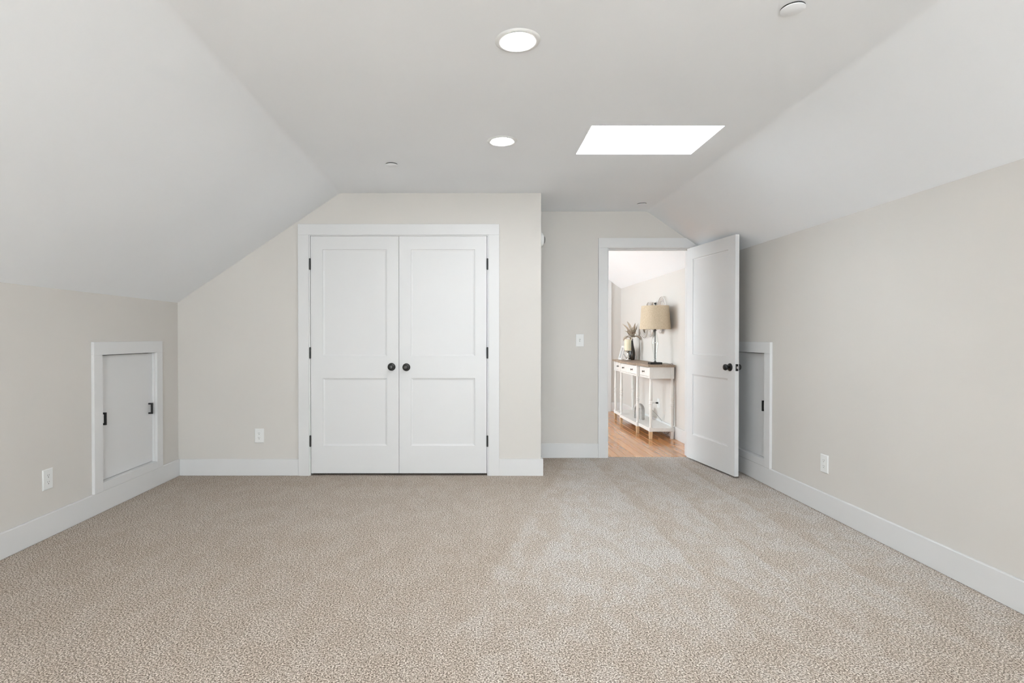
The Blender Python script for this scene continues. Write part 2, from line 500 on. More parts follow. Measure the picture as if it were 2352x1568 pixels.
# hall floor: every board its own piece
fl = struct('floor_hall', mkbox(XHL, HX, 5.418, YH, -0.08, -0.025), 'dark', 'honey oak board floor of the hallway beyond the doorway', 'floor')
fl_o = Vector(fl['_o'])
BW = 0.0825
def plank_bm(x0, x1, y0, y1):
    c = 0.0032; z1, z0 = -0.004, -0.025
    bm = bmesh.new()
    lo = [bm.verts.new((x, y, z0)) for x, y in ((x0, y0), (x1, y0), (x1, y1), (x0, y1))]
    mi = [bm.verts.new((x, y, z1 - c)) for x, y in ((x0, y0), (x1, y0), (x1, y1), (x0, y1))]
    hi = [bm.verts.new((x, y, z1)) for x, y in ((x0 + c, y0 + c), (x1 - c, y0 + c), (x1 - c, y1 - c), (x0 + c, y1 - c))]
    for a, b in ((lo, mi), (mi, hi)):
        for i in range(4): bm.faces.new((a[i], a[(i + 1) % 4], b[(i + 1) % 4], b[i]))
    bm.faces.new(hi); bm.faces.new(lo[::-1])
    bmesh.ops.recalc_face_normals(bm, faces=bm.faces)
    return bm
x = HX - 0.003
k = 0
while x > XHL + 0.01:
    x0 = max(x - BW, XHL + 0.002)
    y = 5.420; first = True
    while y < YH - 0.01:
        L = random.uniform(1.3, 2.1) if not first else random.uniform(0.5, 1.9)
        y1 = min(y + L, YH - 0.002)
        if YH - y1 < 0.35: y1 = YH - 0.002
        part('plank', plank_bm(x0 + 0.0006, x - 0.0006, y, y1 - 0.001), 'plank', fl, world=True)
        y = y1; first = False
    x = x0 if x0 > XHL + 0.01 else XHL
    k += 1

# ------------------------------------------------------------------ skylight
w = thing('window_1', 'bright square skylight set in a white shaft in the flat ceiling', 'skylight', ((SKY[0] + SKY[1]) / 2, (SKY[2] + SKY[3]) / 2, CZ), kind='structure')
SH = 0.44
x0, x1, y0, y1 = SKY
for a in ((x0 - 0.02, x0, y0 - 0.02, y1 + 0.02), (x1, x1 + 0.02, y0 - 0.02, y1 + 0.02), (x0, x1, y0 - 0.02, y0), (x0, x1, y1, y1 + 0.02)):
    part('shaft_wall', mkbox(*a, CZ + 0.001, CZ + SH), 'ceiling', w, world=True)
for a in ((x0 - 0.02, x0 + 0.04, y0 - 0.02, y1 + 0.02), (x1 - 0.04, x1 + 0.02, y0 - 0.02, y1 + 0.02), (x0 + 0.04, x1 - 0.04, y0 - 0.02, y0 + 0.04), (x0 + 0.04, x1 - 0.04, y1 - 0.04, y1 + 0.02)):
    part('frame', mkbox(*a, CZ + SH, CZ + SH + 0.06), 'vinyl', w, world=True)
part('pane', mkbox(x0 + 0.04, x1 - 0.04, y0 + 0.04, y1 - 0.04, CZ + SH + 0.025, CZ + SH + 0.033), 'glass', w, world=True)

# ------------------------------------------------------------------ baseboards
def base(name, label, *boxes):
    bm = bmesh.new()
    for b in boxes: box(bm, *b, -0.004 if 'hall' in name else 0.0, BB, bevel=0.003, seg=1)
    return struct(name, bm, 'trim', label, 'baseboard')
base('baseboard_left', 'tall white baseboard along the left knee wall', (XL, XL + BT, REAR_Y, YC))
base('baseboard_right', 'tall white baseboard along the right knee wall', (XR - BT, XR, REAR_Y, YE - BT))
CO0, CO1 = -1.488, 0.229            # outer edges of the closet casing
base('baseboard_closet_left', 'white baseboard between the left wall corner and the closet', (XL + BT, CO0, YC - BT + 0.002, YC))
bm = bmesh.new()
prism(bm, [(CO1, YC), (XC, YC), (XC, YE - BT), (XC + BT, YE - BT), (XC + BT, YC - BT), (CO1, YC - BT)], 0, BB, 'z')
struct('baseboard_closet_right', bm, 'trim', 'white baseboard wrapping the corner right of the closet', 'baseboard')
EO0 = 1.235
base('baseboard_entry', 'white baseboard under the light switch in the alcove', (XC, EO0, YE - BT, YE))
base('baseboard_rear', 'white baseboard along the rear wall behind the camera', (XL + BT, XR - BT, REAR_Y, REAR_Y + BT))
base('baseboard_hall_right', 'white baseboard behind the console table in the hall', (HX - 0.015, HX, YE2, YH))
base('baseboard_hall_end', 'white baseboard at the far end of the hallway', (XHL, HX - 0.015, YH - 0.015, YH))

# ------------------------------------------------------------------ closet casing and jamb
t = thing('trim_1', 'wide flat white casing framing the double closet doors', 'door casing', ((CO0 + CO1) / 2, YC, 0), kind='structure')
CI0, CI1, CIZ, COZ = -1.396, 0.138, 2.058, 2.150
yf = YC - 0.022
part('casing_board', mkbox(CO0, CI0, yf, YC, 0, CIZ, bevel=0.002, seg=1), 'trim', t, world=True)
part('casing_board', mkbox(CI1, CO1, yf, YC, 0, CIZ, bevel=0.002, seg=1), 'trim', t, world=True)
part('casing_board', mkbox(CO0, CO1, yf, YC, CIZ, COZ, bevel=0.002, seg=1), 'trim', t, world=True)
part('jamb', mkbox(OX0, OX0 + 0.014, YC - 0.012, YC + 0.11, 0, OZ), 'trim', t, world=True)
part('jamb', mkbox(OX1 - 0.014, OX1, YC - 0.012, YC + 0.11, 0, OZ), 'trim', t, world=True)
part('jamb', mkbox(OX0 + 0.014, OX1 - 0.014, YC - 0.012, YC + 0.11, OZ - 0.012, OZ), 'trim', t, world=True)

# ------------------------------------------------------------------ two-panel shaker doors
def add_door(root, w, h, t=0.035, st=0.102, top=0.112, midz=(0.815, 1.005), bot=0.235):
    for a in (0, w - st): part('stile', mkbox(a, a + st, 0, t, 0, h), 'trim', root)
    for z0, z1 in ((0, bot), midz, (h - top, h)): part('rail', mkbox(st, w - st, 0, t, z0, z1), 'trim', root)
    for z0, z1 in ((bot, midz[0]), (midz[1], h - top)):
        bm = bmesh.new()
        for y_out, y_in in ((0.001, 0.0105), (t - 0.001, t - 0.0105)):
            o = [bm.verts.new((x, y_out, z)) for x, z in ((st, z0), (w - st, z0), (w - st, z1), (st, z1))]
            m_ = [bm.verts.new((x, y_out + (y_in - y_out) * 0.7, z)) for x, z in ((st + 0.002, z0 + 0.002), (w - st - 0.002, z0 + 0.002), (w - st - 0.002, z1 - 0.002), (st + 0.002, z1 - 0.002))]
            i_ = [bm.verts.new((x, y_in, z)) for x, z in ((st + 0.016, z0 + 0.016), (w - st - 0.016, z0 + 0.016), (w - st - 0.016, z1 - 0.016), (st + 0.016, z1 - 0.016))]
            for A, B in ((o, m_), (m_, i_)):
                for q in range(4): bm.faces.new((A[q], A[(q + 1) % 4], B[(q + 1) % 4], B[q]))
            bm.faces.new(i_)
        bmesh.ops.recalc_face_normals(bm, faces=bm.faces)
        part('panel', bm, 'trim', root)

KNOB = [(0.0, 0.0585), (0.010, 0.0582), (0.019, 0.0565), (0.0245, 0.0525), (0.0268, 0.047), (0.0268, 0.041), (0.024, 0.034), (0.018, 0.028), (0.0125, 0.0235), (0.0105, 0.018), (0.0105, 0.009)]
ROSE = [(0.0, 0.012), (0.012, 0.012), (0.024, 0.0105), (0.031, 0.008), (0.0335, 0.0045), (0.0335, 0.0)]
def add_knob(root, x, y, z, facing):
    """facing -1: knob on the y=0 face, +1: on the far face"""
    mt = Matrix.Translation((x, y, z)) @ (Matrix.Rotation(PI / 2, 4, 'X') if facing < 0 else Matrix.Rotation(-PI / 2, 4, 'X'))
    k = part('knob', lathe(bmesh.new(), KNOB, 32, mt), 'black', root, True, label='round matte black door knob')
    part('rosette', lathe(bmesh.new(), ROSE, 32, mt), 'black', k, True)

def add_hinge(root, x, y, z, h=0.092):
    bm = bmesh.new()
    lathe(bm, [(0, -h / 2 - 0.004), (0.004, -h / 2 - 0.003), (0.0075, -h / 2), (0.0075, h / 2), (0.004, h / 2 + 0.003), (0, h / 2 + 0.004)], 14, Matrix.Translation((x, y, z)))
    part('hinge', bm, 'black', root, True, label='black hinge barrel')

DZ0, DH = 0.020, 2.028
XM = -0.6285                        # meeting line of the closet doors
DYF = YC - 0.008                    # front faces of the closet doors
DW = 0.7525
d = thing('door_1', 'left leaf of the white two-panel closet doors', 'closet door', (OX0 + 0.014 + 0.0035, DYF, DZ0), kind='structure')
W1 = XM - 0.0015 - (OX0 + 0.0175)
add_door(d, W1, DH)
add_knob(d, W1 - 0.062, 0, 0.912, -1)
for z in (0.277, 1.032, 1.790): add_hinge(d, -0.004, -0.006, z)
d = thing('door_2', 'right leaf of the white two-panel closet doors', 'closet door', (XM + 0.0015, DYF, DZ0), kind='structure')
W2 = (OX1 - 0.0175) - (XM + 0.0015)
add_door(d, W2, DH)
add_knob(d, 0.062, 0, 0.909, -1)
for z in (0.277, 1.032, 1.790): add_hinge(d, W2 + 0.004, -0.006, z)

# ------------------------------------------------------------------ entry doorway
t = thing('trim_2', 'white casing around the open doorway to the hall', 'door casing', (EO0, YE, 0), kind='structure')
EI0, EI1, EIZ, EOZ = 1.324, 2.136, 2.062, 2.154
yf = YE - 0.020
EO1 = 2.225
def head(y0, y1):
    xs = EO0; xe = CXR + (CZ - EOZ) / kR
    return prism(bmesh.new(), [(EO0, EIZ), (EO1, EIZ), (EO1, slope_r(EO1) - 0.001), (xe - 0.001, EOZ), (EO0, EOZ)], y0, y1)
part('casing_board', mkbox(EO0, EI0, yf, YE, 0, EIZ, bevel=0.002, seg=1), 'trim', t, world=True)
part('casing_board', mkbox(EI1, EO1, yf, YE, 0, EIZ), 'trim', t, world=True)
part('casing_board', head(yf, YE), 'trim', t, world=True)
part('jamb', mkbox(DX0, DX0 + 0.016, YE - 0.008, YE2 + 0.008, 0, DZ), 'trim', t, world=True)
part('jamb', mkbox(DX1 - 0.006, DX1, YE - 0.008, YE2 + 0.008, 0, DZ), 'trim', t, world=True)
part('jamb', mkbox(DX0 + 0.016, DX1 - 0.006, YE - 0.008, YE2 + 0.008, DZ - 0.015, DZ), 'trim', t, world=True)
part('door_stop', mkbox(DX0 + 0.016, DX0 + 0.026, YE + 0.045, YE + 0.075, 0, DZ - 0.015), 'trim', t, world=True)
part('door_stop', mkbox(DX0 + 0.026, DX1 - 0.006, YE + 0.045, YE + 0.075, DZ - 0.027, DZ - 0.015), 'trim', t, world=True)

ANG = math.radians(-82.3)
EW = 0.775
d = thing('door_3', 'white two-panel bedroom door standing open against the right wall', 'door', (2.0965, 5.362, 0.016), ANG, kind='structure')
add_door(d, EW, 2.030)
add_knob(d, EW - 0.068, 0, 0.915, -1)
add_knob(d, EW - 0.068, 0.035, 0.915, 1)
lp = part('latch_plate', mkbox(EW - 0.001, EW + 0.0015, 0.005, 0.030, 0.915 - 0.029, 0.915 + 0.029, bevel=0.001, seg=1), 'black', d, label='black latch plate on the door edge')
part('latch_bolt', mkbox(EW, EW + 0.009, 0.011, 0.024, 0.915 - 0.011, 0.915 + 0.011, bevel=0.003), 'chrome', lp, True, label='shiny latch bolt')
for z in (0.26, 1.02, 1.78): add_hinge(d, -0.004, 0.038, z)

# ------------------------------------------------------------------ attic access hatches
def hatch(side, name_t, name_d, lab_t, lab_d, op):
    """side -1: left wall (faces +x), +1: right wall (faces -x)"""
    y0, y1, z0, z1 = op
    xw = XL if side < 0 else XR
    def xs(d): return xw - side * d           # d metres into the room
    zo = z1 + 0.089; yo0, yo1 = y0 - 0.085, y1 + 0.080
    t = thing(name_t, lab_t, 'door casing', (xw, (y0 + y1) / 2, BB), kind='structure')
    f = 0.021
    part('casing_board', mkbox(xs(0), xs(f), yo0, y0, BB, z1, bevel=0.0015, seg=1), 'trim', t, world=True)
    part('casing_board', mkbox(xs(0), xs(f), y1, yo1, BB, z1, bevel=0.0015, seg=1), 'trim', t, world=True)
    part('casing_board', mkbox(xs(0), xs(f), yo0, yo1, z1, zo, bevel=0.0015, seg=1), 'trim', t, world=True)
    part('casing_board', mkbox(xs(0), xs(f - 0.001), y0, y1, BB + 0.001, z0, bevel=0.0015, seg=1), 'trim', t, world=True)
    dp = -0.019                                # face of the hatch panel, behind the wall plane
    for a, b, c, e in ((y0 - 0.012, y0 + 0.001, z0 + 0.001, z1 - 0.001), (y1 - 0.001, y1 + 0.012, z0 + 0.001, z1 - 0.001), (y0 - 0.012, y1 + 0.012, z1 - 0.001, z1 + 0.012), (y0 - 0.012, y1 + 0.012, z0 - 0.012, z0 + 0.001)):
        part('jamb', mkbox(xs(-0.001), xs(-0.09), a, b, c, e), 'trim', t, world=True)
    d = thing(name_d, lab_d, 'access door', (xs(dp), (y0 + y1) / 2, z0), kind='structure')
    part('leaf', mkbox(xs(dp), xs(dp - 0.018), y0 + 0.003, y1 - 0.003, z0 + 0.004, z1 - 0.006), 'trim', d, world=True)
    part('gap_shade_backing', mkbox(xs(dp - 0.03), xs(dp - 0.034), y0, y1, z0, z1), 'dark', d, world=True)  # dark sheet that puts the shade of the leaf's edge gaps into colour
    for hy in (y0 + 0.046, y1 - 0.048):
        bm = bmesh.new()
        b = 0.012; pr = 0.031; hh = 0.043; zc = 0.627
        box(bm, xs(dp), xs(dp + pr), hy - b / 2, hy + b / 2, zc - hh, zc - hh + b)
        box(bm, xs(dp), xs(dp + pr), hy - b / 2, hy + b / 2, zc + hh - b, zc + hh)
        box(bm, xs(dp + pr - b), xs(dp + pr), hy - b / 2, hy + b / 2, zc - hh + b, zc + hh - b)
        part('handle', bm, 'black', d, world=True, label='square black bar pull handle')
hatch(-1, 'trim_3', 'door_4', 'white flat casing around the low hatch in the left wall', 'low white access hatch with two black pulls in left wall', AL)
hatch(1, 'trim_4', 'door_5', 'white flat casing around the hatch half hidden by open door', 'low white access hatch half hidden behind the open door', AR)

# ------------------------------------------------------------------ outlets and switch
def frame_for(face):
    """matrix taking local (u right, v out of the wall, w up) to world orientation"""
    if face == '-y': return Matrix(((1, 0, 0), (0, -1, 0), (0, 0, 1))).to_4x4()
    if face == '+x': return Matrix(((0, 1, 0), (1, 0, 0), (0, 0, 1))).to_4x4()
    if face == '-x': return Matrix(((0, -1, 0), (1, 0, 0), (0, 0, 1))).to_4x4()
def tr(bm, mt):
    bmesh.ops.transform(bm, matrix=mt, verts=bm.verts); bmesh.ops.recalc_face_normals(bm, faces=bm.faces); return bm
PW, PH = 0.079, 0.122
def plate_bm():
    bm = bmesh.new(); w, h = PW / 2, PH / 2
    a = [bm.verts.new((u, 0, v)) for u, v in ((-w, -h), (w, -h), (w, h), (-w, h))]
    b = [bm.verts.new((u, 0.003, v)) for u, v in ((-w, -h), (w, -h), (w, h), (-w, h))]
    c = [bm.verts.new((u, 0.0062, v)) for u, v in ((-w + 0.004, -h + 0.004), (w - 0.004, -h + 0.004), (w - 0.004, h - 0.004), (-w + 0.004, h - 0.004))]
    for A, B in ((a, b), (b, c)):
        for i in range(4): bm.faces.new((A[i], A[(i + 1) % 4], B[(i + 1) % 4], B[i]))
    bm.faces.new(c); bm.faces.new(a[::-1]); return bm
def outlet(loc, face, label):
    r = thing('wall_outlet', label, 'outlet', loc, group='wall outlets')
    F = frame_for(face)
    part('cover_plate', tr(plate_bm(), F), 'plastic', r)
    for zc in (0.0195, -0.0195):
        bm = bmesh.new()
        pts = [(0.0165 * math.cos(a), 0.0165 * math.sin(a)) for a in [2 * PI * i / 28 for i in range(28)]]
        pts = [(u, max(-0.0135, min(0.0135, v)) + zc) for u, v in pts]
        prism(bm, pts, 0.005, 0.0075)
        s = part('socket', tr(bm, F), 'plastic', r)
        bm = bmesh.new()
        box(bm, -0.0075, -0.0052, 0.0073, 0.0078, zc + 0.0005, zc + 0.0085)
        box(bm, 0.0052, 0.0075, 0.0073, 0.0078, zc + 0.0015, zc + 0.0080)
        lathe(bm, [(0, 0), (0.0029, 0), (0.0029, 0.0005), (0, 0.0005)], 12, Matrix.Translation((0, 0.0078, zc - 0.0065)) @ Matrix.Rotation(PI / 2, 4, 'X'))
        part('slots', tr(bm, F), 'slot', s)
    bm = bmesh.new()
    lathe(bm, [(0, 0.0075), (0.002, 0.0073), (0.003, 0.006)], 10, Matrix.Rotation(-PI / 2, 4, 'X'))
    part('screw', tr(bm, F), 'plastic', r)
    return r
outlet((XL, 3.251, 0.344), '+x', 'white duplex outlet on the left wall near the hatch')
outlet((-1.828, YC, 0.341), '-y', 'white duplex outlet on the wall left of the closet doors')
outlet((XR, 3.69, 0.335), '-x', 'white duplex outlet on the right wall above the baseboard')
outlet((HX, 6.99, 0.343), '-x', 'white duplex outlet on the hall wall under the console table')

r = thing('light_switch', 'white toggle light switch beside the open doorway', 'light switch', (1.0555, YE, 1.154))
F = frame_for('-y')
part('cover_plate', tr(plate_bm(), F), 'plastic', r)
bm = bmesh.new(); box(bm, -0.0055, 0.0055, 0.005, 0.0072, -0.012, 0.012)
part('toggle_slot', tr(bm, F), 'slot', r)
bm = bmesh.new(); prism(bm, [(0.006, -0.002), (0.021, -0.010), (0.022, -0.004), (0.008, 0.009)], -0.0042, 0.0042, 'x')
part('toggle', tr(bm, F), 'plastic', r)
for z in (0.03, -0.03):
    bm = bmesh.new(); lathe(bm, [(0, 0.0072), (0.002, 0.0071), (0.003, 0.006)], 10, Matrix.Translation((0, 0, z)) @ Matrix.Rotation(-PI / 2, 4, 'X'))
    part('screw', tr(bm, F), 'plastic', r)

# round wall sensor on the closet side wall
r = thing('wall_sensor', 'round white wall sensor with dark face peeking past the closet corner', 'sensor', (XC, 4.80, 2.035))
mt = Matrix.Rotation(PI / 2, 4, 'Y')
part('housing', lathe(bmesh.new(), [(0, 0.036), (0.040, 0.036), (0.047, 0.033), (0.055, 0.026), (0.062, 0.018), (0.064, 0.008), (0.064, 0)], 40, mt), 'plastic', r, True)
part('sensor_face', lathe(bmesh.new(), [(0, 0.0435), (0.026, 0.0435), (0.030, 0.041), (0.032, 0.0355), (0.0, 0.0355)], 36, mt), 'black', r, True, label='dark centre face')

# ------------------------------------------------------------------ ceiling fittings
def downlight(x, y, label):
    r = thing('recessed_light', label, 'ceiling light', (x, y, CZ), group='recessed ceiling lights')
    part('trim_ring', lathe(bmesh.new(), [(0.068, 0.004), (0.068, -0.003), (0.076, -0.007), (0.089, -0.005), (0.0945, 0.0), (0.0945, 0.002)], 48), 'plastic', r, True)
    part('diffuser', lathe(bmesh.new(), [(0, -0.0045), (0.04, -0.0044), (0.064, -0.0036), (0.0678, -0.002), (0.0678, 0.002), (0, 0.002)], 48), 'lit', r, True, label='glowing white lens')
downlight(0.188, 2.286, 'lit round recessed ceiling light nearest the camera')
downlight(0.187, 3.452, 'lit round recessed ceiling light nearer the closet')


def sprinkler(x, y, label):
    r = thing('sprinkler_cover', label, 'sprinkler cover', (x, y, CZ), group='concealed sprinkler covers')
    part('collar', lathe(bmesh.new(), [(0, 0.0), (0.0412, 0.0), (0.0412, -0.0058), (0, -0.006)], 32), 'dark', r, True, label='dark ring standing in for the shaded gap behind the plate')  # solid ring coloured dark as the shade above the plate
    part('cover_disc', lathe(bmesh.new(), [(0, -0.0085), (0.040, -0.0085), (0.0425, -0.0075), (0.0425, -0.0055), (0, -0.0055)], 40), 'ceiling', r, True)
sprinkler(-0.575, 3.915, 'small round sprinkler cover plate above the closet doors')
sprinkler(1.565, 5.075, 'small round sprinkler cover plate above the doorway alcove')
sprinkler(1.196, 2.058, 'round sprinkler cover plate at the top right of the ceiling')

# ------------------------------------------------------------------ hall end casing
t_bm = bmesh.new()
prism(t_bm, [(2.10, -0.004), (2.219, -0.004), (2.219, slope_r(2.219)), (2.10, slope_r(2.10))], YH - 0.022, YH)
struct('trim_5', t_bm, 'trim', 'white door casing at the far end of the hallway', 'door casing')

# ------------------------------------------------------------------ console table in the hall
TZ = 0.861
ct = thing('console_table', 'cream console table with turned legs and wooden top in hall', 'table', (2.20, 7.195, -0.004))
Y0, Y1, YA, YB = 6.385, 8.005, 6.80, 7.57
XB = 2.356
def plan(xf, xm, y0, y1, ya, yb, ch):
    return [(XB, y0), (XB, y1), (xf, y1), (xf, yb + ch), (xf - ch, yb), (xm, yb), (xm, yb), (xm, ya), (xf - ch, ya), (xf, ya - ch), (xf, y0)]
def plan2(xf, xm, y0, y1, ya, yb):
    return [(XB, y0), (XB, y1), (xf, y1), (xf, yb), (xm, yb - (xf - xm)), (xm, ya + (xf - xm)), (xf, ya), (xf, y0)]
bm = bmesh.new(); prism(bm, plan2(2.045, 2.012, Y0 - 0.012, Y1 + 0.012, YA - 0.03, YB + 0.03), TZ - 0.026, TZ, 'z')
part('table_top', bm, 'top_wood', ct, world=True, label='weathered taupe wooden top')
bm = bmesh.new(); prism(bm, plan2(2.066, 2.034, Y0 + 0.004, Y1 - 0.004, YA - 0.012, YB + 0.012), 0.083, 0.122, 'z')
part('shelf', bm, 'cream', ct, world=True)
AZ0, AZ1 = 0.700, TZ - 0.026
part('apron', mkbox(2.085, 2.335, Y0 + 0.014, Y0 + 0.030, AZ0, AZ1), 'cream', ct, world=True)
part('apron', mkbox(2.085, 2.335, Y1 - 0.030, Y1 - 0.014, AZ0, AZ1), 'cream', ct, world=True)
part('apron', mkbox(2.330, 2.345, Y0 + 0.030, Y1 - 0.030, AZ0, AZ1), 'cream', ct, world=True)
def drawer(x, y0, y1, knobs):
    part('apron_rail', mkbox(x + 0.004, x + 0.020, y0 - 0.005, y1 + 0.005, AZ0, AZ0 + 0.018), 'cream', ct, world=True)
    d = part('drawer', mkbox(x, x + 0.22, y0, y1, AZ0 + 0.021, AZ1 - 0.008, bevel=0.003, seg=1), 'cream', ct, world=True)
    for ky in knobs:
        bm = lathe(bmesh.new(), [(0, 0.026), (0.008, 0.0255), (0.0125, 0.023), (0.0125, 0.020), (0.006, 0.015), (0.004, 0.010), (0.006, 0.005), (0.011, 0.002), (0.012, 0)], 18, Matrix.Translation((x, ky, (AZ0 + AZ1) / 2 + 0.006)) @ Matrix.Rotation(-PI / 2, 4, 'Y'))
        part('knob', bm, 'pewter', d, True, world=True, label='dark pewter knob')
drawer(2.072, Y0 + 0.052, YA - 0.012, [(Y0 + YA) / 2 + 0.02])
drawer(2.040, YA + 0.032, YB - 0.032, [YA + 0.19, YB - 0.19])
drawer(2.072, YB + 0.012, Y1 - 0.052, [(Y1 + YB) / 2 - 0.02])
LEG = [(0.0135, 0.700), (0.0155, 0.692), (0.0130, 0.686), (0.0138, 0.670), (0.0160, 0.600), (0.0185, 0.520), (0.0200, 0.460), (0.0195, 0.447), (0.0150, 0.440), (0.0185, 0.433), (0.0185, 0.428), (0.0150, 0.424),
       (0.0195, 0.416), (0.0210, 0.408), (0.0195, 0.400), (0.0150, 0.393), (0.0185, 0.388), (0.0185, 0.382), (0.0160, 0.376), (0.0195, 0.366), (0.0190, 0.330), (0.0165, 0.240), (0.0135, 0.160), (0.0130, 0.145), (0.0160, 0.138), (0.0150, 0.128)]
def leg(x, y, top=True):
    b = 0.019
    bm = lathe(bmesh.new(), LEG, 20, Matrix.Translation((x, y, 0)))
    box(bm, x - b, x + b, y - b, y + b, 0.700, AZ1, bevel=0.002, seg=1)
    box(bm, x - b, x + b, y - b, y + b, 0.078, 0.130, bevel=0.003, seg=1)
    l = part('leg', bm, 'cream', ct, True, world=True)
    f = bmesh.new()
    lo, hi = 0.0145, 0.0185
    A = [f.verts.new((x + sx * lo, y + sy * lo, -0.004)) for sx, sy in ((-1, -1), (1, -1), (1, 1), (-1, 1))]
    B = [f.verts.new((x + sx * hi, y + sy * hi, 0.079)) for sx, sy in ((-1, -1), (1, -1), (1, 1), (-1, 1))]
    for i in range(4): f.faces.new((A[i], A[(i + 1) % 4], B[(i + 1) % 4], B[i]))
    f.faces.new(A[::-1]); f.faces.new(B)
    part('foot', f, 'foot_wood' if x < 2.2 else 'cream', l, world=True, label='bare pine foot' if x < 2.2 else None)
for x, y in ((2.086, Y0 + 0.025), (2.054, YA + 0.012), (2.054, YB - 0.012), (2.086, Y1 - 0.025), (2.335, Y0 + 0.025), (2.335, Y1 - 0.025)): leg(x, y)

# table lamp
lx, ly = 2.180, 6.545
tl = thing('table_lamp', 'table lamp with beige linen drum shade and black base', 'lamp', (lx, ly, TZ))
part('base', mkbox(-0.070, 0.070, -0.050, 0.050, 0, 0.025, bevel=0.002, seg=1), 'black', tl)
part('pole', lathe(bmesh.new(), [(0.016, 0.025), (0.016, 0.032), (0.0055, 0.036), (0.0055, 0.72), (0.0, 0.72)], 16), 'black', tl, True)
part('glass_body', lathe(bmesh.new(), [(0.020, 0.036), (0.0165, 0.07), (0.020, 0.12), (0.034, 0.20), (0.041, 0.25), (0.036, 0.30), (0.023, 0.36), (0.014, 0.40),
     (0.012, 0.40), (0.021, 0.36), (0.034, 0.30), (0.039, 0.25), (0.032, 0.20), (0.018, 0.12), (0.0145, 0.07), (0.018, 0.036)], 28, closed=True), 'glass', tl, True, label='slender clear glass body')
part('collar', lathe(bmesh.new(), [(0.0, 0.398), (0.016, 0.398), (0.018, 0.404), (0.010, 0.410), (0.008, 0.43), (0.012, 0.435), (0.012, 0.47), (0, 0.47)], 20), 'black', tl, True)
part('lamp_shade', lathe(bmesh.new(), [(0.178, 0.418), (0.157, 0.696), (0.154, 0.696), (0.175, 0.418)], 64, closed=True), 'linen', tl, True, label='beige linen drum shade')
bm = bmesh.new()
for a in (0, 2 * PI / 3, 4 * PI / 3): tube(bm, [(0, 0, 0.692), (0.155 * math.cos(a), 0.155 * math.sin(a), 0.690)], 0.0022, 6)
part('spider', bm, 'black', tl, True)
part('finial', lathe(bmesh.new(), [(0, 0.716), (0.011, 0.716), (0.013, 0.72), (0.013, 0.73), (0.011, 0.734), (0, 0.734)], 16), 'black', tl, True)
pts = catmull([(0.066, 0.0, 0.008), (0.115, -0.02, 0.014), (0.160, -0.05, 0.006), (0.184, -0.080, -0.004), (0.186, -0.112, -0.20), (0.186, -0.114, -0.50), (0.186, -0.10, -0.72), (0.182, 0.0, -0.80), (0.165, 0.09, -0.852), (0.172, 0.19, -0.82),
               (0.186, 0.26, -0.74), (0.150, 0.32, -0.67), (0.095, 0.37, -0.60), (0.072, 0.405, -0.55), (0.105, 0.435, -0.518), (0.16, 0.445, -0.515)], 8)
cd = part('cord', tube(bmesh.new(), pts, 0.0028, 7), 'grey_cord', tl, True)
part('plug', lathe(bmesh.new(), [(0, 0.0), (0.006, 0.0), (0.011, 0.008), (0.012, 0.03), (0, 0.03)], 14, Matrix.Translation((0.157, 0.445, -0.515)) @ Matrix.Rotation(PI / 2, 4, 'Y')), 'black', cd, True)

# vase with dried leaves
vx, vy = 2.262, 7.78
v = thing('vase', 'slim dark brown bottle vase holding dried leaves on console', 'vase', (vx, vy, TZ))
part('body', lathe(bmesh.new(), [(0, 0), (0.030, 0), (0.036, 0.004), (0.044, 0.03), (0.0475, 0.07), (0.046, 0.10), (0.038, 0.15), (0.027, 0.20), (0.019, 0.25), (0.0155, 0.28), (0.0165, 0.30), (0.013, 0.30), (0.012, 0.27), (0.0, 0.25)], 32), 'brown_ceramic', v, True)
db = thing('dried_bouquet', 'dried cream and brown leaf bouquet in the dark vase', 'dried flowers', (vx, vy, TZ + 0.27))
def leaf_bm(base, az, elev, L, w, curl, side=0.0, twist=0.0):
    bm = bmesh.new(); rows = []
    p = Vector(base); a = elev; z_ = az
    N = 9
    for i in range(N + 1):
        t = i / N
        d = Vector((math.cos(z_), math.sin(z_), 0)); sd = Vector((-math.sin(z_), math.cos(z_), 0))
        n = (-math.sin(a) * d + Vector((0, 0, math.cos(a))))
        tw = twist * t
        s2 = math.cos(tw) * sd + math.sin(tw) * n; n2 = math.cos(tw) * n - math.sin(tw) * sd
        ww = w * math.sin(PI * min(1, 0.05 + t * 0.95)) ** 0.9 + 0.0004
        rows.append([bm.verts.new(p + s2 * ww * k_ + n2 * (0.35 * ww * abs(k_))) for k_ in (-1, 0, 1)])
        p = p + (L / N) * (math.cos(a) * d + Vector((0, 0, math.sin(a))))
        a -= curl / N; z_ += side / N
    for r0, r1 in zip(rows, rows[1:]):
        for k in range(2): bm.faces.new((r0[k], r0[k + 1], r1[k + 1], r1[k]))
    bmesh.ops.solidify(bm, geom=bm.faces[:], thickness=0.0012)
    bmesh.ops.recalc_face_normals(bm, faces=bm.faces)
    return bm
rnd = random.Random(3)
bm = bmesh.new()
for i in range(5):
    a = 2 * PI * i / 5
    tube(bm, [(0.004 * math.cos(a), 0.004 * math.sin(a), -0.01), (0.007 * math.cos(a), 0.007 * math.sin(a), 0.04), (0.014 * math.cos(a), 0.014 * math.sin(a), 0.085)], 0.0022, 6)
part('stems', bm, 'leaf_brown', db, True)
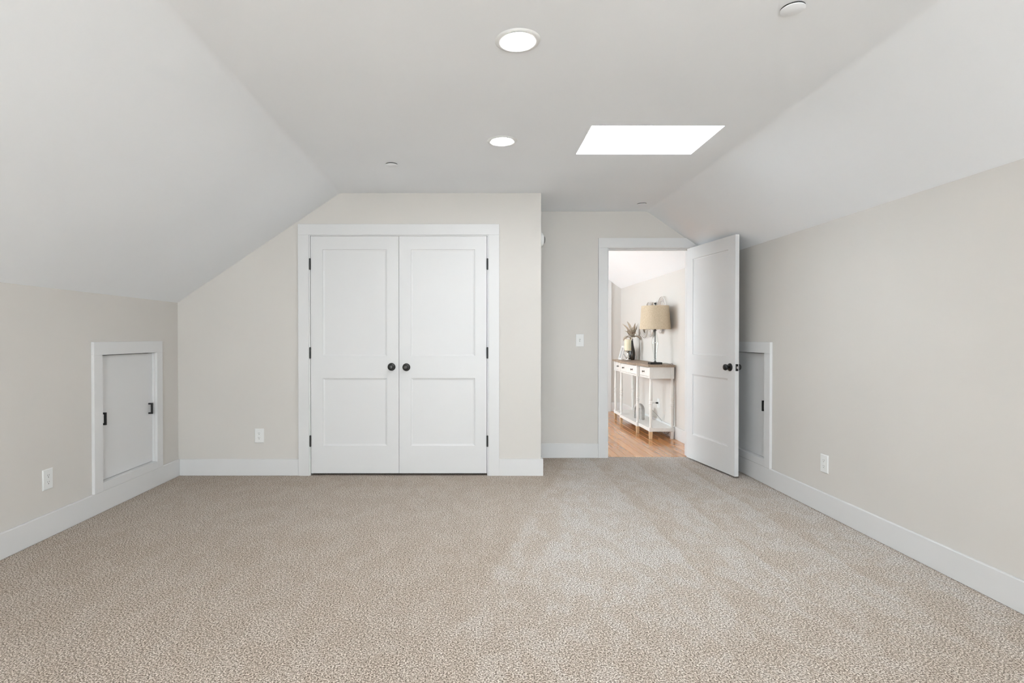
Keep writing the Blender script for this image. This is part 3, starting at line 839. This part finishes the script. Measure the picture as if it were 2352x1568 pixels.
for i in range(26):
    az = i * 2.39996 + rnd.uniform(-0.3, 0.3)
    if i < 7:      # tall plumes
        elev, L, w_, curl = rnd.uniform(1.15, 1.5), rnd.uniform(0.19, 0.25), rnd.uniform(0.012, 0.018), rnd.uniform(-0.3, 0.9)
    elif i < 17:   # the broad pale heart
        elev, L, w_, curl = rnd.uniform(0.75, 1.35), rnd.uniform(0.11, 0.16), rnd.uniform(0.020, 0.030), rnd.uniform(-0.8, 1.8)
    else:          # drooping outer leaves
        elev, L, w_, curl = rnd.uniform(0.35, 0.85), rnd.uniform(0.13, 0.18), rnd.uniform(0.013, 0.020), rnd.uniform(1.4, 2.6)
    part('leaf', leaf_bm((0.006 * math.cos(az), 0.006 * math.sin(az), rnd.uniform(0.03, 0.075)), az, elev, L, w_, curl, rnd.uniform(-0.9, 0.9), rnd.uniform(-1.4, 1.4)),
         'leaf_brown' if i >= 17 and i % 2 or i == 3 else 'leaf', db, True)

# candle on a holder
cx_, cy_ = 2.166, 7.645
ch = thing('candle_holder', 'silver turned candle holder on the console beside the vase', 'candle holder', (cx_, cy_, TZ))
part('stand', lathe(bmesh.new(), [(0, 0), (0.046, 0), (0.050, 0.004), (0.046, 0.010), (0.026, 0.016), (0.016, 0.022), (0.022, 0.032), (0.024, 0.040), (0.017, 0.050), (0.013, 0.058), (0.020, 0.066), (0.020, 0.074), (0.012, 0.084), (0.011, 0.104), (0.015, 0.118), (0.024, 0.126)], 32), 'chrome', ch, True)
part('drip_plate', lathe(bmesh.new(), [(0, 0.126), (0.030, 0.126), (0.050, 0.132), (0.052, 0.136), (0.0, 0.134)], 36), 'chrome', ch, True)
cn = thing('pillar_candle', 'thick cream pillar candle standing on the silver holder', 'candle', (cx_, cy_, TZ + 0.136))
part('wax', lathe(bmesh.new(), [(0, 0), (0.0455, 0), (0.0465, 0.003), (0.0465, 0.150), (0.044, 0.155), (0.03, 0.152), (0, 0.150)], 36), 'candle', cn, True)
part('wick', tube(bmesh.new(), [(0, 0, 0.150), (0.001, 0, 0.158), (0.003, 0.001, 0.166)], 0.0014, 6), 'slot', cn, True)

# easel picture frame leaning back on the console
pf = thing('picture_frame', 'small white easel picture frame at far end of the console', 'picture frame', (2.118, 7.895, TZ))
LEAN = math.radians(15)
Rm = Matrix.Rotation(LEAN, 4, 'Y')
fw, fh, ft = 0.155, 0.205, 0.016
def frm(bm): return tr(bm, Rm)
for a, b, c, d in ((-fw / 2, fw / 2, 0, 0.026), (-fw / 2, fw / 2, fh - 0.026, fh), (-fw / 2, -fw / 2 + 0.026, 0.026, fh - 0.026), (fw / 2 - 0.026, fw / 2, 0.026, fh - 0.026)):
    part('frame_bar', frm(mkbox(0, ft, a, b, c, d)), 'plastic', pf)
part('picture', frm(mkbox(0.009, 0.012, -fw / 2 + 0.02, fw / 2 - 0.02, 0.02, fh - 0.02)), 'print', pf, label='small pale grey print')
part('easel_leg', tube(bmesh.new(), [(0.016 + 0.032, 0.0, 0.105), (0.105, 0.0, 0.003)], 0.0035, 6), 'grey_cord', pf, True)

# arch sculpture on the shelf
SZ = 0.122
ar = thing('arch_sculpture', 'small grey stone arch ornament on the console lower shelf', 'sculpture', (2.168, 7.13, SZ), math.radians(-67))
def arch_bm(r, wdt, dep, h):
    out = []
    pts_o = [(-r, 0)] + [(-r * math.cos(a), h + r * math.sin(a)) for a in [PI * i / 16 for i in range(17)]] + [(r, 0)]
    ri = r - wdt
    pts_i = [(ri, 0)] + [(ri * math.cos(a), h + ri * math.sin(a)) for a in [PI * i / 16 for i in range(17)]] + [(-ri, 0)]
    bm = bmesh.new()
    n = len(pts_o)
    P = [(o_, i_) for o_, i_ in zip(pts_o, pts_i[::-1])]
    vs = [[bm.verts.new((q[0], y, q[1])) for q in (o_, i_) for y in (-dep / 2, dep / 2)] for o_, i_ in P]
    for a, b in zip(vs, vs[1:]):
        for i, j in ((0, 1), (1, 3), (3, 2), (2, 0)): bm.faces.new((a[i], a[j], b[j], b[i]))
    bm.faces.new((vs[0][0], vs[0][2], vs[0][3], vs[0][1])); bm.faces.new((vs[-1][0], vs[-1][1], vs[-1][3], vs[-1][2]))
    bmesh.ops.recalc_face_normals(bm, faces=bm.faces)
    bmesh.ops.bevel(bm, geom=[e for e in bm.edges if e.is_manifold and e.calc_face_angle(0) > 1.0], offset=0.006, segments=2, affect='EDGES')
    return bm
part('outer_arch', arch_bm(0.085, 0.034, 0.055, 0.115), 'stone', ar, True)
part('inner_arch', arch_bm(0.047, 0.024, 0.045, 0.095), 'stone', ar, True)

# ringed mirror wall art
wa = thing('wall_mirror_art', 'silver wall art of overlapping ringed round mirrors behind lamp', 'wall mirror', (HX, 7.15, 1.17))
RZ = [(6.80, 1.535, 0.155, 0.030), (7.12, 1.420, 0.150, 0.022), (7.30, 1.560, 0.090, 0.034), (7.085, 1.560, 0.078, 0.040), (7.485, 1.335, 0.165, 0.028), (7.20, 1.275, 0.088, 0.036), (6.84, 1.310, 0.080, 0.034)]
for yy, zz, R, off in RZ:
    def circ(rad, xo): return [(HX - xo, yy + rad * math.cos(2 * PI * k / 40), zz + rad * math.sin(2 * PI * k / 40)) for k in range(40)]
    ring = part('ring', tube(bmesh.new(), circ(R - 0.005, off), 0.0055, 8, closed=True), 'silver', wa, True, world=True)
    for f_ in (0.82, 0.66):
        part('inner_ring', tube(bmesh.new(), circ(R * f_, off - 0.003), 0.0038, 8, closed=True), 'silver', ring, True, world=True)
    part('mirror', lathe(bmesh.new(), [(0, 0.006), (R * 0.35, 0.0055), (R * 0.55, 0.002), (R * 0.58, 0.0), (0, -0.002)], 36, Matrix.Translation((HX - off + 0.004, yy, zz)) @ Matrix.Rotation(-PI / 2, 4, 'Y')), 'mirror', wa, True, world=True)
    part('strut', mkbox(HX - off + 0.004, HX, yy - R * 0.9, yy + R * 0.9, zz - 0.004, zz + 0.004), 'silver', wa, world=True)

for o in list(bpy.data.objects):
    if '_o' in o.keys(): del o['_o']
